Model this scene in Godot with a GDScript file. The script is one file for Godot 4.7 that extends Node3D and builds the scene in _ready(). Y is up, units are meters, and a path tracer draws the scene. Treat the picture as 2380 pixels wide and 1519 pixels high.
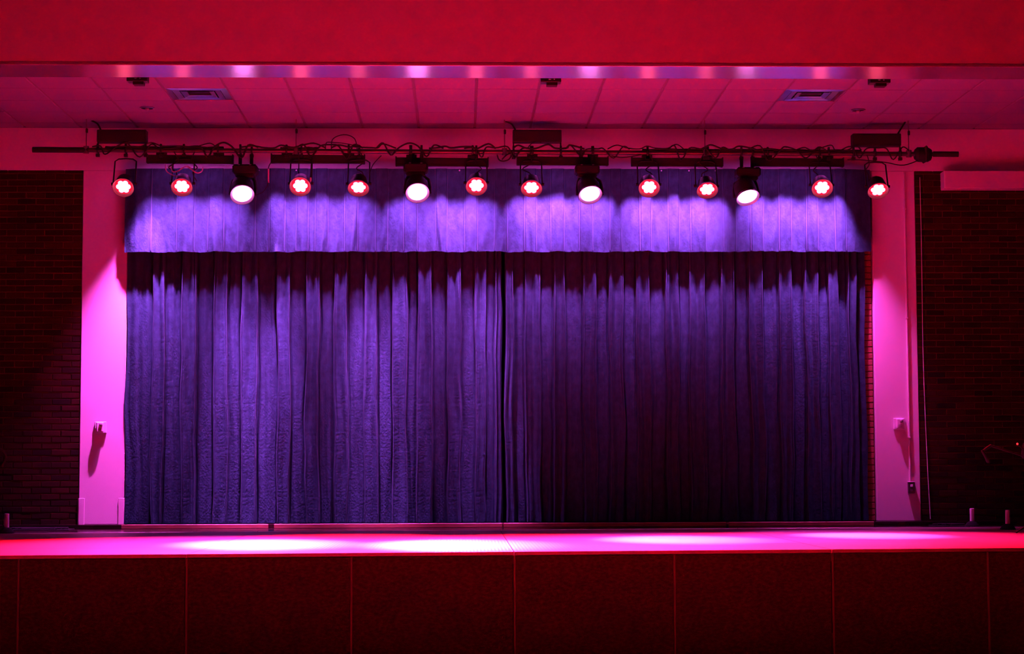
extends Node3D
# A school stage seen from the dark hall: y up, metres. The painted wall round the stage opening is the plane z = 0,
# the raised stage edge is y = 0, and the hall and the camera lie towards +z.

class Mb:
	var v := PackedVector3Array()
	var n := PackedVector3Array()
	var t := PackedInt32Array()
	func put(p: Vector3, q: Vector3) -> int:
		v.append(p); n.append(q.normalized())
		return v.size() - 1
	func tri(a: int, b: int, c: int) -> void:
		var g := (v[b] - v[a]).cross(v[c] - v[a])
		if g.dot(n[a] + n[b] + n[c]) < 0.0:
			t.append_array(PackedInt32Array([a, b, c]))
		else:
			t.append_array(PackedInt32Array([a, c, b]))
	func face(p: Array, out: Vector3) -> void:
		var g: Vector3 = (p[1] - p[0]).cross(p[2] - p[0])
		if g.dot(out) < 0.0: g = -g
		var first := v.size()
		for q in p: put(q, g)
		for i in range(1, p.size() - 1): tri(first, first + i, first + i + 1)
	func box(c: Vector3, s: Vector3, bev := 0.0, b := Basis.IDENTITY) -> void:
		var h := s * 0.5
		bev = minf(bev, minf(h.x, minf(h.y, h.z)) * 0.9)
		for ax in 3:
			for sg in [-1.0, 1.0]:
				var out := Vector3.ZERO; out[ax] = sg
				var u := (ax + 1) % 3
				var w := (ax + 2) % 3
				var p := []
				for k in [[-1, -1], [1, -1], [1, 1], [-1, 1]]:
					var q := Vector3.ZERO
					q[ax] = sg * h[ax]; q[u] = k[0] * (h[u] - bev); q[w] = k[1] * (h[w] - bev)
					p.append(c + b * q)
				face(p, b * out)
		if bev <= 0.0: return
		for ax in 3:
			var u := (ax + 1) % 3
			var w := (ax + 2) % 3
			for a in [-1.0, 1.0]:
				for d in [-1.0, 1.0]:
					var out := Vector3.ZERO; out[u] = a; out[w] = d
					var p := []
					for k in [[-1, 0], [1, 0], [1, 1], [-1, 1]]:
						var q := Vector3.ZERO
						q[ax] = k[0] * (h[ax] - bev)
						q[u] = a * (h[u] - (bev if k[1] == 0 else 0.0))
						q[w] = d * (h[w] - (bev if k[1] == 1 else 0.0))
						p.append(c + b * q)
					face(p, b * out)
		for x in [-1.0, 1.0]:
			for y in [-1.0, 1.0]:
				for z in [-1.0, 1.0]:
					face([c + b * Vector3(x * h.x, y * (h.y - bev), z * (h.z - bev)), c + b * Vector3(x * (h.x - bev), y * h.y, z * (h.z - bev)), c + b * Vector3(x * (h.x - bev), y * (h.y - bev), z * h.z)], b * Vector3(x, y, z))
	func tube(p: Array, r: float, seg := 8, closed := true) -> void:
		var up := Vector3(0.31, 0.17, 0.93).normalized()
		var rings := []
		for i in p.size():
			var d: Vector3 = (p[mini(i + 1, p.size() - 1)] - p[maxi(i - 1, 0)]).normalized()
			var s := d.cross(up)
			if s.length() < 0.05: s = d.cross(Vector3.UP)
			s = s.normalized()
			up = s.cross(d).normalized()
			var first := v.size()
			for k in seg:
				var a := TAU * k / seg
				var q := s * cos(a) + up * sin(a)
				put(p[i] + q * r, q)
			rings.append(first)
		for i in p.size() - 1:
			for k in seg:
				var k2 := (k + 1) % seg
				tri(rings[i] + k, rings[i] + k2, rings[i + 1] + k)
				tri(rings[i] + k2, rings[i + 1] + k2, rings[i + 1] + k)
		if closed:
			for e in [0, p.size() - 1]:
				var d: Vector3 = p[0] - p[1] if e == 0 else p[e] - p[e - 1]
				var ring := []
				for k in seg: ring.append(v[rings[e] + k])
				face(ring, d)
	func lathe(prof: Array, xf := Transform3D.IDENTITY, seg := 24) -> void:
		# profile of (radius, height) pairs about the local z axis; each step keeps its own crease
		for i in prof.size() - 1:
			var a: Vector2 = prof[i]
			var b: Vector2 = prof[i + 1]
			var d := (b - a).normalized()
			var first := v.size()
			for k in seg:
				var g := TAU * k / seg
				var q := Vector3(cos(g), sin(g), 0)
				var nn := q * d.y + Vector3(0, 0, -d.x)
				put(xf * (q * a.x + Vector3(0, 0, a.y)), xf.basis * nn)
				put(xf * (q * b.x + Vector3(0, 0, b.y)), xf.basis * nn)
			for k in seg:
				var o := first + 2 * k
				var o2 := first + 2 * ((k + 1) % seg)
				if a.x > 1e-5: tri(o, o2, o + 1)
				if b.x > 1e-5: tri(o2, o2 + 1, o + 1)
	func mesh() -> ArrayMesh:
		var a := []
		a.resize(Mesh.ARRAY_MAX)
		a[Mesh.ARRAY_VERTEX] = v; a[Mesh.ARRAY_NORMAL] = n; a[Mesh.ARRAY_INDEX] = t
		var m := ArrayMesh.new()
		m.add_surface_from_arrays(Mesh.PRIMITIVE_TRIANGLES, a)
		return m

var rng := RandomNumberGenerator.new()
var taken := {}
var M := {}

func numbered(called: String) -> String:
	taken[called] = taken.get(called, -1) + 1
	return called if taken[called] == 0 else "%s_%03d" % [called, taken[called]]

func tag(o: Node, label: String, category := "", group := "", kind := "") -> Node:
	o.set_meta("label", label)
	if category: o.set_meta("category", category)
	if group: o.set_meta("group", group)
	if kind: o.set_meta("kind", kind)
	return o

func thing(called: String, at: Vector3, label: String, category: String, group := "", kind := "") -> Node3D:
	var o := Node3D.new()
	o.name = numbered(called)
	add_child(o)
	o.position = at
	tag(o, label, category, group, kind)
	return o

func obj(called: String, shape: Variant, m: Material, parent: Node = self, xf := Transform3D.IDENTITY) -> MeshInstance3D:
	var o := MeshInstance3D.new()
	o.mesh = shape.mesh() if shape is Mb else shape
	o.material_override = m
	o.transform = xf
	o.name = numbered(called) if parent == self else called
	parent.add_child(o, true)
	return o

func boxed(c: Vector3, s: Vector3, bev := 0.0, b := Basis.IDENTITY) -> Mb:
	var k := Mb.new()
	k.box(c, s, bev, b)
	return k

func rope(p: Array, r: float, seg := 6, steps := 6) -> Mb:
	# a smooth line through the points
	var c := Curve3D.new()
	for i in p.size():
		var d: Vector3 = (p[mini(i + 1, p.size() - 1)] - p[maxi(i - 1, 0)]) / 6.0
		c.add_point(p[i], -d, d)
	var q := []
	var n := (p.size() - 1) * steps
	for i in n + 1: q.append(c.samplef(float(i) / steps))
	var k := Mb.new()
	k.tube(q, r, seg)
	return k

func spread(a: Vector3, b: Vector3, n: int) -> Array:
	var q := []
	for i in n + 1: q.append(a.lerp(b, float(i) / n))
	return q

func mat(name: String, c: Color, rough := 0.6, metal := 0.0) -> StandardMaterial3D:
	var m := StandardMaterial3D.new()
	m.resource_name = name
	m.albedo_color = c.linear_to_srgb()
	m.roughness = rough
	m.metallic = metal
	M[name] = m
	return m

func noise_tex(freq: float, lo: Color, hi: Color, octaves := 4, normal := 0.0, sd := 1) -> NoiseTexture2D:
	var f := FastNoiseLite.new()
	f.seed = sd
	f.noise_type = FastNoiseLite.TYPE_SIMPLEX_SMOOTH
	f.frequency = freq
	f.fractal_octaves = octaves
	var t := NoiseTexture2D.new()
	t.width = 512; t.height = 512
	t.seamless = true
	t.noise = f
	if normal > 0.0:
		t.as_normal_map = true
		t.bump_strength = normal
	else:
		var g := Gradient.new()
		g.set_color(0, lo); g.set_color(1, hi)
		t.color_ramp = g
	return t

func tri_map(m: StandardMaterial3D, scale: Vector3) -> void:
	m.uv1_triplanar = true
	m.uv1_world_triplanar = true
	m.uv1_scale = scale

func grain(m: StandardMaterial3D, scale: Vector3, low := 0.82, freq := 0.02, normal := 0.0, sd := 1) -> void:
	m.albedo_texture = noise_tex(freq, Color(low, low, low), Color.WHITE, 5, 0.0, sd)
	if normal > 0.0:
		m.normal_enabled = true
		m.normal_texture = noise_tex(freq * 3.0, Color.BLACK, Color.WHITE, 4, normal, sd + 7)
	tri_map(m, scale)

func _ready() -> void:
	rng.seed = 20240611
	# ---------- camera ----------
	var cam := Camera3D.new()
	cam.name = "camera"
	add_child(cam)
	cam.position = Vector3(0, 0.596, 20.22)
	cam.basis = Basis(Vector3.UP, -0.0280) * Basis(Vector3.RIGHT, 0.0747) * Basis(Vector3.BACK, -0.0035)
	cam.fov = 19.82
	cam.near = 0.1
	cam.far = 80.0
	# ---------- environment: a closed hall, nothing but its lamps ----------
	var env := Environment.new()
	env.background_mode = Environment.BG_COLOR
	env.background_color = Color.BLACK
	env.tonemap_mode = Environment.TONE_MAPPER_LINEAR
	env.tonemap_exposure = 1.0
	env.sdfgi_enabled = true
	env.ssao_enabled = true
	env.ssil_enabled = true
	var we := WorldEnvironment.new()
	we.name = "world"
	we.environment = env
	add_child(we)
	materials()
	shell()
	ceiling()
	bricks()
	platforms()
	curtains()
	rig()
	fittings()
	cables()

const MAGENTA := Color(1.0, 0.085, 0.95)
const WASH := Color(1.0, 0.12, 0.95)
const WASH_FIELD := Color(0.9, 0.05, 0.95)
const RED := Color(1.0, 0.002, 0.018)
const WASH_ENERGY := 780.0
const PAR_ENERGY := 850.0
const BAR_WIDE := 10.5
const BAR_NARROW := 40.0

func materials() -> void:
	var m := mat("wall_paint", Color(0.72, 0.66, 0.64), 0.55)
	m.normal_enabled = true
	m.normal_texture = noise_tex(0.12, Color.BLACK, Color.WHITE, 3, 1.2, 3)
	tri_map(m, Vector3(3, 3, 3))
	m = mat("beam_paint", Color(0.80, 0.66, 0.60), 0.6)
	grain(m, Vector3(0.6, 0.6, 0.6), 0.95, 0.01)
	m = mat("gloss_paint", Color(0.20, 0.17, 0.18), 0.24)
	m.clearcoat_enabled = true
	m.clearcoat = 0.6
	m.clearcoat_roughness = 0.2
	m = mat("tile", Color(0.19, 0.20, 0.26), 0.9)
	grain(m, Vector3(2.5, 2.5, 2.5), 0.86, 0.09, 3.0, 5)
	mat("hall_floor", Color(0.72, 0.50, 0.38), 0.5)
	mat("hall_paint", Color(0.06, 0.05, 0.05), 0.8)
	mat("shaded_grid", Color(0.08, 0.078, 0.085), 0.6)  # pale bars coloured dark to hold the shadow between the tiles
	mat("plenum", Color(0.08, 0.07, 0.07), 0.9)
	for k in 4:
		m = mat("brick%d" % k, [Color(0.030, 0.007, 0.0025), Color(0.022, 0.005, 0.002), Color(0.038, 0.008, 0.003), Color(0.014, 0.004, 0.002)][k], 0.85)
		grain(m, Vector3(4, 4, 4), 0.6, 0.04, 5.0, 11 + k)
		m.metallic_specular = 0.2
	m = mat("lit_return_brick", Color(0.30, 0.075, 0.04), 0.85)  # far lighter than the other bricks: red light on the strip is in the colour
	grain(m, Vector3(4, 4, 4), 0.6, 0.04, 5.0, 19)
	m = mat("mortar", Color(0.085, 0.026, 0.010), 0.95)
	grain(m, Vector3(5, 5, 5), 0.7, 0.08)
	m = mat("stage_floor", Color(0.030, 0.014, 0.012), 0.16)
	grain(m, Vector3(0.4, 1, 3), 0.6, 0.01)
	m = mat("deck", Color(0.25, 0.11, 0.125), 0.38)
	var im := Image.create(64, 64, false, Image.FORMAT_L8)
	for y in 64:
		for x in 64:
			var a := fposmod(x + 0.0, 32.0) - 16.0
			var b := fposmod(y + (16.0 if (x / 32) % 2 == 1 else 0.0), 32.0) - 16.0
			var h := clampf(1.15 - Vector2(a, b).length() / 12.0, 0.0, 1.0)
			im.set_pixel(x, y, Color(h, h, h))
	m.heightmap_enabled = true
	m.heightmap_texture = ImageTexture.create_from_image(im)
	m.heightmap_scale = 0.15
	tri_map(m, Vector3(18, 18, 18))
	mat("deck_edge", Color(0.45, 0.42, 0.42), 0.35, 0.9)
	m = mat("skirt", Color(0.060, 0.032, 0.022), 0.9)
	grain(m, Vector3(1.3, 2.2, 1.3), 0.35, 0.03, 6.0, 21)
	m = mat("skirt_trim", Color(0.075, 0.05, 0.045), 0.6)
	m = mat("pale_board", Color(0.42, 0.15, 0.09), 0.5)
	grain(m, Vector3(0.5, 6, 2), 0.75, 0.02, 0.0, 31)
	m = mat("velvet", Color(0.019, 0.066, 0.080), 0.9)
	grain(m, Vector3(1.6, 1.0, 1.6), 0.72, 0.016, 0.0, 41)
	m.normal_enabled = true
	m.normal_texture = noise_tex(0.05, Color.BLACK, Color.WHITE, 4, 1.5, 43)
	m.metallic_specular = 0.15
	m.rim_enabled = true
	m.rim = 0.05
	m.rim_tint = 0.6
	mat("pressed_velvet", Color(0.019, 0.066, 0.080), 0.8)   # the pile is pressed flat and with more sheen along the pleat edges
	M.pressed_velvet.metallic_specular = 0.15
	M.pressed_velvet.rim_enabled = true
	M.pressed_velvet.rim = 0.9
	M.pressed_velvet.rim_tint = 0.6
	mat("black_metal", Color(0.012, 0.012, 0.013), 0.42)
	mat("black_plastic", Color(0.010, 0.010, 0.011), 0.6)
	mat("black_rubber", Color(0.012, 0.011, 0.011), 0.8)
	for b in ["black_metal", "black_plastic", "black_rubber"]: M[b].metallic_specular = 0.25
	mat("pipe", Color(0.055, 0.045, 0.042), 0.38, 0.6)
	mat("steel", Color(0.62, 0.60, 0.60), 0.3, 1.0)
	mat("dull_steel", Color(0.25, 0.23, 0.23), 0.4, 0.9)
	mat("lamp_rim", Color(0.09, 0.08, 0.085), 0.4)
	mat("white_plastic", Color(0.75, 0.72, 0.71), 0.35)
	mat("white_tube", Color(0.90, 0.86, 0.85), 0.5)
	mat("white_cable", Color(0.70, 0.68, 0.70), 0.4)
	mat("dark_plate", Color(0.05, 0.035, 0.03), 0.4)
	mat("clear_lens", Color(0.8, 0.8, 0.8), 0.1, 0.6)
	m = mat("red_led", Color(0.9, 0.5, 0.5), 0.2)
	m.emission_enabled = true
	m.emission = Color(1.0, 0.088, 0.19).linear_to_srgb()
	m.emission_energy_multiplier = 12.0
	m = mat("halo_plate", Color(0.5, 0.05, 0.05), 0.3)  # emission stands in for the LED light and red halo on the plate
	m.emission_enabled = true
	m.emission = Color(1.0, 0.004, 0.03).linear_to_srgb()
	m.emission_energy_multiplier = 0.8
	m = mat("wash_lens", Color(0.9, 0.8, 0.9), 0.2)
	m.emission_enabled = true
	m.emission = Color(0.95, 0.24, 1.0).linear_to_srgb()
	m.emission_energy_multiplier = 20.0
	m = mat("bar_led", Color(0.9, 0.6, 0.9), 0.2)
	m.emission_enabled = true
	m.emission = Color(1.0, 0.15, 1.0).linear_to_srgb()
	m.emission_energy_multiplier = 6.0
	m = mat("red_pilot", Color(0.6, 0.05, 0.05), 0.3)
	m.emission_enabled = true
	m.emission = Color(1.0, 0.05, 0.05).linear_to_srgb()
	m.emission_energy_multiplier = 0.9

func shell() -> void:
	# painted wall round the opening: header and two pillars, 0.22 m thick
	var k := Mb.new()
	k.box(Vector3(0.45, 4.07, -0.11), Vector3(15.4, 0.5, 0.22), 0.004)
	k.box(Vector3(-3.836, 1.91, -0.11), Vector3(0.486, 3.82, 0.22), 0.006)
	k.box(Vector3(4.752, 1.91, -0.11), Vector3(0.476, 3.82, 0.22), 0.006)
	tag(obj("wall_back", k, M.wall_paint), "pale painted header and pillars round the stage opening", "wall", "", "structure")
	for s in [[-3.836, 0.50, "left"], [4.752, 0.50, "right"]]:
		tag(obj("baseboard_" + s[2], boxed(Vector3(s[0], -0.02, -0.09), Vector3(s[1], 0.042, 0.2), 0.003), M.black_rubber), "black base strip under the %s pillar" % s[2], "baseboard", "", "structure")
	# stage floor: behind the step, and the lower apron in front of it
	var f := thing("floor", Vector3.ZERO, "dark polished stage floor behind the platforms", "floor", "", "structure")
	obj("rear_floor", boxed(Vector3(0.45, -0.10, -1.75), Vector3(15.4, 0.2, 3.9), 0.0), M.stage_floor, f)
	obj("apron_floor", boxed(Vector3(0.45, -0.6, 0.75), Vector3(17.9, 1.11, 1.1 + 0.7), 0.0), M.stage_floor, f)
	var hf := thing("floor", Vector3(0.3, -1.15, 15.0), "pale hall floor in front of the stage with unseen dark sides added to cut bounce light", "floor", "", "structure")
	obj("pale_floor", boxed(Vector3.ZERO, Vector3(10.4, 0.2, 27.0)), M.hall_floor, hf)
	for e in [-1.0, 1.0]: obj("added_dark_side", boxed(Vector3(e * 7.36, 0.0, 0), Vector3(4.3, 0.2, 27.0)), M.hall_paint, hf)  # unseen dark sides, added to keep bounced light off the beam corners
	# the hall
	tag(obj("wall_left", boxed(Vector3(-9.1, 2.2, 11.0), Vector3(0.3, 7.4, 30.0)), M.hall_paint), "hall side wall far left of the stage", "wall", "", "structure")
	tag(obj("wall_right", boxed(Vector3(9.7, 2.2, 11.0), Vector3(0.3, 7.4, 30.0)), M.hall_paint), "hall side wall far right of the stage", "wall", "", "structure")
	tag(obj("wall_rear", boxed(Vector3(0.3, 2.2, 26.0), Vector3(19.0, 7.4, 0.3)), M.hall_paint), "hall rear wall behind the audience", "wall", "", "structure")
	tag(obj("wall_backstage", boxed(Vector3(0.45, 2.1, -3.6), Vector3(18.4, 4.8, 0.2)), M.plenum), "dark wall at the back of the stage behind the curtain", "wall", "", "structure")
	tag(obj("ceiling", boxed(Vector3(0.3, 5.75, 14.7), Vector3(19.0, 0.2, 22.4)), M.hall_paint), "hall ceiling above the audience", "ceiling", "", "structure")
	# bulkhead beam across the hall in front of the stage ceiling
	var b := thing("trim_1", Vector3(0.3, 4.174, 3.44), "deep painted beam across the hall above the stage with glossy underside", "beam", "", "structure")
	obj("beam_face", boxed(Vector3(0, 0.76, 0.0), Vector3(18.8, 1.46, 0.52), 0.006), M.beam_paint, b)
	obj("glossy_underside", boxed(Vector3(0, 0.015, 0.0), Vector3(18.8, 0.03, 0.528), 0.004), M.gloss_paint, b)
	# painted stub of a lower beam on the right
	tag(obj("trim_2", boxed(Vector3(6.9, 3.703, 0.03), Vector3(3.24, 0.195, 0.26), 0.006), M.wall_paint), "low painted beam stub under the header on the right brick wall", "beam", "", "structure")

func ceiling() -> void:
	var c := thing("ceiling", Vector3(0, 4.294, 0), "suspended tile ceiling between the beam and the stage wall", "ceiling", "", "structure")
	c.name = "ceiling_stage"
	obj("plenum", boxed(Vector3(0.3, 0.2, 1.2), Vector3(18.8, 0.2, 4.6)), M.plenum, c)
	var x0 := -4.1014 - 0.6096 * 7
	var zs := [3.346, 2.737, 2.127, 1.518, 0.908, 0.298, 0.0]
	var g := Mb.new()
	for i in 26: g.box(Vector3(x0 + 0.6096 * i, 0.012, 1.7), Vector3(0.024, 0.02, 3.4))
	for z in zs: g.box(Vector3(0.3, 0.013, z), Vector3(18.6, 0.02, 0.024))
	obj("suspension_grid", g, M.shaded_grid, c)
	obj("wall_angle", boxed(Vector3(0.3, 0.0, 0.012), Vector3(18.6, 0.022, 0.024)), M.shaded_grid, c)
	var meshes := {}
	for r in 6:
		var d: float = zs[r] - zs[r + 1]
		var full := boxed(Vector3.ZERO, Vector3(0.6096 - 0.022, 0.018, d - 0.016), 0.006).mesh()
		meshes[r] = full
		for i in 25:
			if r == 2 and (i == 9 or i == 19): continue
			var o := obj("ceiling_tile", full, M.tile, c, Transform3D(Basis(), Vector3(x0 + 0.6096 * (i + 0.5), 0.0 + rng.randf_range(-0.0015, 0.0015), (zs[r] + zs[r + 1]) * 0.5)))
	for s in [[9, "left"], [19, "right"]]:
		var v := thing("air_vent", Vector3(x0 + 0.6096 * (s[0] + 0.5), 4.294, 1.8225), "square metal air diffuser in the tile ceiling on the %s" % s[1], "vent", "ceiling air diffusers")
		var fr := Mb.new()
		for e in [[0.297, 0.24, 0.0, -0.012], [0.235, 0.175, -0.012, -0.004], [0.165, 0.11, -0.008, 0.006]]:
			var q := []
			for sx in [[-1, -1], [1, -1], [1, 1], [-1, 1]]: q.append(sx)
			for j in 4:
				var a: Array = q[j]
				var bb: Array = q[(j + 1) % 4]
				fr.face([Vector3(a[0] * e[0], e[2], a[1] * e[0]), Vector3(bb[0] * e[0], e[2], bb[1] * e[0]), Vector3(bb[0] * e[1], e[3], bb[1] * e[1]), Vector3(a[0] * e[1], e[3], a[1] * e[1])], Vector3.DOWN)
				fr.face([Vector3(a[0] * e[1], e[3], a[1] * e[1]), Vector3(bb[0] * e[1], e[3], bb[1] * e[1]), Vector3(bb[0] * (e[1] + 0.02), e[3] + 0.045, bb[1] * (e[1] + 0.02)), Vector3(a[0] * (e[1] + 0.02), e[3] + 0.045, a[1] * (e[1] + 0.02))], Vector3(-a[0] - bb[0], 0, -a[1] - bb[1]))
		obj("frame", fr, M.steel, v)
		obj("duct", boxed(Vector3(0, 0.075, 0), Vector3(0.58, 0.05, 0.58)), M.black_metal, v)
		for j in 3:
			obj("louver", boxed(Vector3(0, 0.012, -0.16 + 0.16 * j), Vector3(0.2 if j == 1 else 0.3, 0.004, 0.05), 0.001, Basis(Vector3.RIGHT, 0.7 - 0.7 * j)), M.black_metal, v)
	for s in [[-3.204, 1.153, "left"], [4.143, 1.107, "right"]]:
		var d := thing("downlight", Vector3(s[0], 4.282, s[1]), "unlit recessed round downlight in the tile ceiling near its %s end" % s[2], "light", "recessed downlights")
		var up := Transform3D(Basis(Vector3.RIGHT, PI / 2), Vector3.ZERO)   # local z points down
		var tr := Mb.new()
		tr.lathe([Vector2(0.075, -0.004), Vector2(0.078, 0.004), Vector2(0.062, 0.008), Vector2(0.058, -0.004)], up, 24)
		obj("trim_ring", tr, M.dull_steel, d)
		var cn := Mb.new()
		cn.lathe([Vector2(0.06, 0.004), Vector2(0.0, 0.003)], up, 24)
		obj("dark_baffle", cn, M.black_plastic, d)
		var bl := Mb.new()
		bl.lathe([Vector2(0.0, 0.034), Vector2(0.012, 0.031), Vector2(0.021, 0.022), Vector2(0.024, 0.012), Vector2(0.022, 0.003)], up, 16)
		obj("bulb", bl, M.clear_lens, d)
	for s in [[-2.99, "left"], [0.855, "middle"], [3.947, "right"]]:
		var d := thing("ceiling_bracket", Vector3(s[0], 4.285, 2.95), "small black stepped box hung behind the beam, the %s one of three" % s[1], "bracket", "black boxes behind the beam")
		obj("plate", boxed(Vector3(0, -0.055, 0), Vector3(0.19, 0.11, 0.12), 0.004), M.black_metal, d)
		obj("lower_block", boxed(Vector3(0.01, -0.122, 0), Vector3(0.1, 0.035, 0.09), 0.004), M.black_plastic, d)
		obj("bolt", boxed(Vector3(-0.012, -0.085, 0.062), Vector3(0.02, 0.006, 0.006), 0.001), M.steel, d)
		obj("bolt", boxed(Vector3(0.03, -0.085, 0.062), Vector3(0.012, 0.006, 0.006), 0.001), M.steel, d)

func bricks() -> void:
	var variants := []
	for k in 3:
		var j := Mb.new()
		j.box(Vector3.ZERO, Vector3(0.1925 + 0.001 * k, 0.0565, 0.09), 0.004, Basis(Vector3.BACK, [0.0, 0.006, -0.005][k]))
		variants.append(j.mesh())
	var half := boxed(Vector3.ZERO, Vector3(0.0925, 0.0565, 0.09), 0.004).mesh()
	for s in [["left", -9.0, -4.079, -1], ["right", 4.990, 9.6, 1]]:
		var w := thing("wall_brick_" + s[0], Vector3(0, 0, 0), "dark running-bond brick wall beside the %s pillar" % s[0], "wall", "", "structure")
		obj("mortar_bed", boxed(Vector3((s[1] + s[2]) * 0.5, 1.885, -0.115), Vector3(s[2] - s[1], 3.86, 0.2)), M.mortar, w)
		var inner: float = s[2] if s[3] < 0 else s[1]
		var edge := 1.0 if s[3] < 0 else 1.28
		var far := 2.2
		var rest := [Mb.new(), Mb.new(), Mb.new(), Mb.new()]
		var many := 0
		for row in 57:
			var y := -0.005 + 0.0677 * row
			if y > 3.79: continue
			var x := 0.0
			var first := row % 2 == 1
			while x < far:
				var wd := 0.0985 if first else 0.2032
				first = false
				var cx: float = inner + s[3] * (x + wd * 0.5 + 0.002)
				var tone := rng.randi_range(0, 3)
				if tone == 3 and rng.randf() < 0.55: tone = 1
				var dz := rng.randf_range(-0.002, 0.003)
				var in_view: bool = x + wd * 0.5 < edge and (s[3] < 0 or y < 3.6 or x < 0.3)
				if in_view and many < 300:
					many += 1
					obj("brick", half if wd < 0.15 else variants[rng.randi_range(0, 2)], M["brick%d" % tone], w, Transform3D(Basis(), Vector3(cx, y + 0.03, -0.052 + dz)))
				else:
					rest[tone].box(Vector3(cx, y + 0.03, -0.052 + dz), Vector3(wd - 0.0105, 0.0565, 0.09), 0.003)
				x += wd
		for k in 4:
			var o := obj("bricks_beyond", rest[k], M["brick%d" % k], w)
			o.set_meta("kind", "stuff")
	# brick return seen through the slit between the right curtain edge and the jamb
	var r := thing("wall_brick_return", Vector3(0, 0, 0), "narrow strip of brick seen past the right edge of the curtain", "wall", "", "structure")
	obj("mortar_bed", boxed(Vector3(4.38, 1.9, -0.16), Vector3(0.262, 3.84, 0.2)), M.mortar, r)
	for row in 57:
		var y := 0.0677 * row
		if y > 3.74: continue
		if row % 2 == 0:
			obj("brick", variants[rng.randi_range(0, 2)], M.lit_return_brick, r, Transform3D(Basis(), Vector3(4.407, y + 0.03, -0.095)))
		else:
			obj("brick", half, M.lit_return_brick, r, Transform3D(Basis(), Vector3(4.457, y + 0.03, -0.095)))
			obj("brick", half, M.lit_return_brick, r, Transform3D(Basis(), Vector3(4.354, y + 0.03, -0.095)))

func platform_z(x: float, z: float) -> float:
	return z - 0.06 * (x - 0.39)

func platforms() -> void:
	# portable staging locked together: 4 ft by 8 ft deck panels, skirts along the front
	var xs := [-6.907, -4.469, -2.031, 0.407, 2.845, 5.283, 7.721]
	var zs := [1.143, 2.362, 3.581, 4.801, 6.020]
	var y := -0.042
	var p := thing("portable_stage", Vector3(0.407, -1.05, 3.58), "wide portable stage with studded brown deck and dark skirted front", "stage")
	var o := p.position
	var bs := Basis(Vector3.UP, atan2(0.06, 1.0))
	for i in 6:
		for r in 4:
			var a: float = xs[i] + 0.003
			var b: float = xs[i + 1] - 0.003
			var q := []
			for e in [[a, zs[r] + 0.003], [b, zs[r] + 0.003], [b, zs[r + 1] - 0.003], [a, zs[r + 1] - 0.003]]:
				q.append(Vector3(e[0], y, platform_z(e[0], e[1])) - o)
			var k := Mb.new()
			var low := []
			for e in q: low.append(e - Vector3(0, 0.09, 0))
			k.face(q, Vector3.UP)
			k.face(low, Vector3.DOWN)
			for j in 4:
				var mid: Vector3 = (q[j] + q[(j + 1) % 4] - q[(j + 2) % 4] - q[(j + 3) % 4])
				k.face([q[j], q[(j + 1) % 4], low[(j + 1) % 4], low[j]], Vector3(mid.x, 0, mid.z))
			obj("deck_panel", k, M.deck, p)
			for j in 2:
				var u: Vector3 = q[j * 2] * 0.98 + q[(j * 2 + 2) % 4] * 0.02
				obj("leg", boxed(Vector3(u.x, 0.46, u.z), Vector3(0.045, 0.91, 0.045), 0.004), M.black_metal, p)
			if r == 3:
				obj("edge_strip", boxed(Vector3((a + b) * 0.5 - o.x, y - 0.013 - o.y, platform_z((a + b) * 0.5, zs[4]) + 0.006 - o.z), Vector3((b - a) * 1.0018, 0.03, 0.012), 0.004, bs), M.deck_edge, p)
				for j in 2:
					var x: float = lerpf(a, b, 0.25 + 0.5 * j)
					var z := platform_z(x, zs[4]) + 0.012
					obj("skirt_panel", boxed(Vector3(x - o.x, 0.491, z - o.z), Vector3(1.205, 0.982, 0.018), 0.005, bs), M.skirt, p)
					var xt: float = lerpf(a, b, 0.5 * j)
					obj("skirt_trim", boxed(Vector3(xt - o.x, 0.491, platform_z(xt, zs[4]) + 0.02 - o.z), Vector3(0.016, 0.982, 0.018), 0.004, bs), M.skirt_trim, p)
			if r == 0:
				obj("edge_strip", boxed(Vector3((a + b) * 0.5 - o.x, y - 0.006 - o.y, platform_z((a + b) * 0.5, zs[0]) - o.z), Vector3((b - a) * 1.0018, 0.02, 0.012), 0.003, bs), M.deck_edge, p)
	# the pale step under the curtain
	var sp := [[-3.585, -2.033], [-1.973, 0.452], [0.464, 2.841], [2.869, 4.43]]
	for i in 4:
		var lbl: String = ["shorter pale step board left of the wide gap", "long pale step board from wide gap to centre joint", "long pale step board right of the centre joint", "shorter pale step board at the right end"][i]
		var x0: float = sp[i][0]
		var x1: float = sp[i][1]
		tag(obj("step_board", boxed(Vector3((x0 + x1) * 0.5, -0.020, 0.20), Vector3(x1 - x0, 0.044, 0.02), 0.003), M.pale_board), lbl + " under the curtain", "board", "step boards under the curtain")

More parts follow.
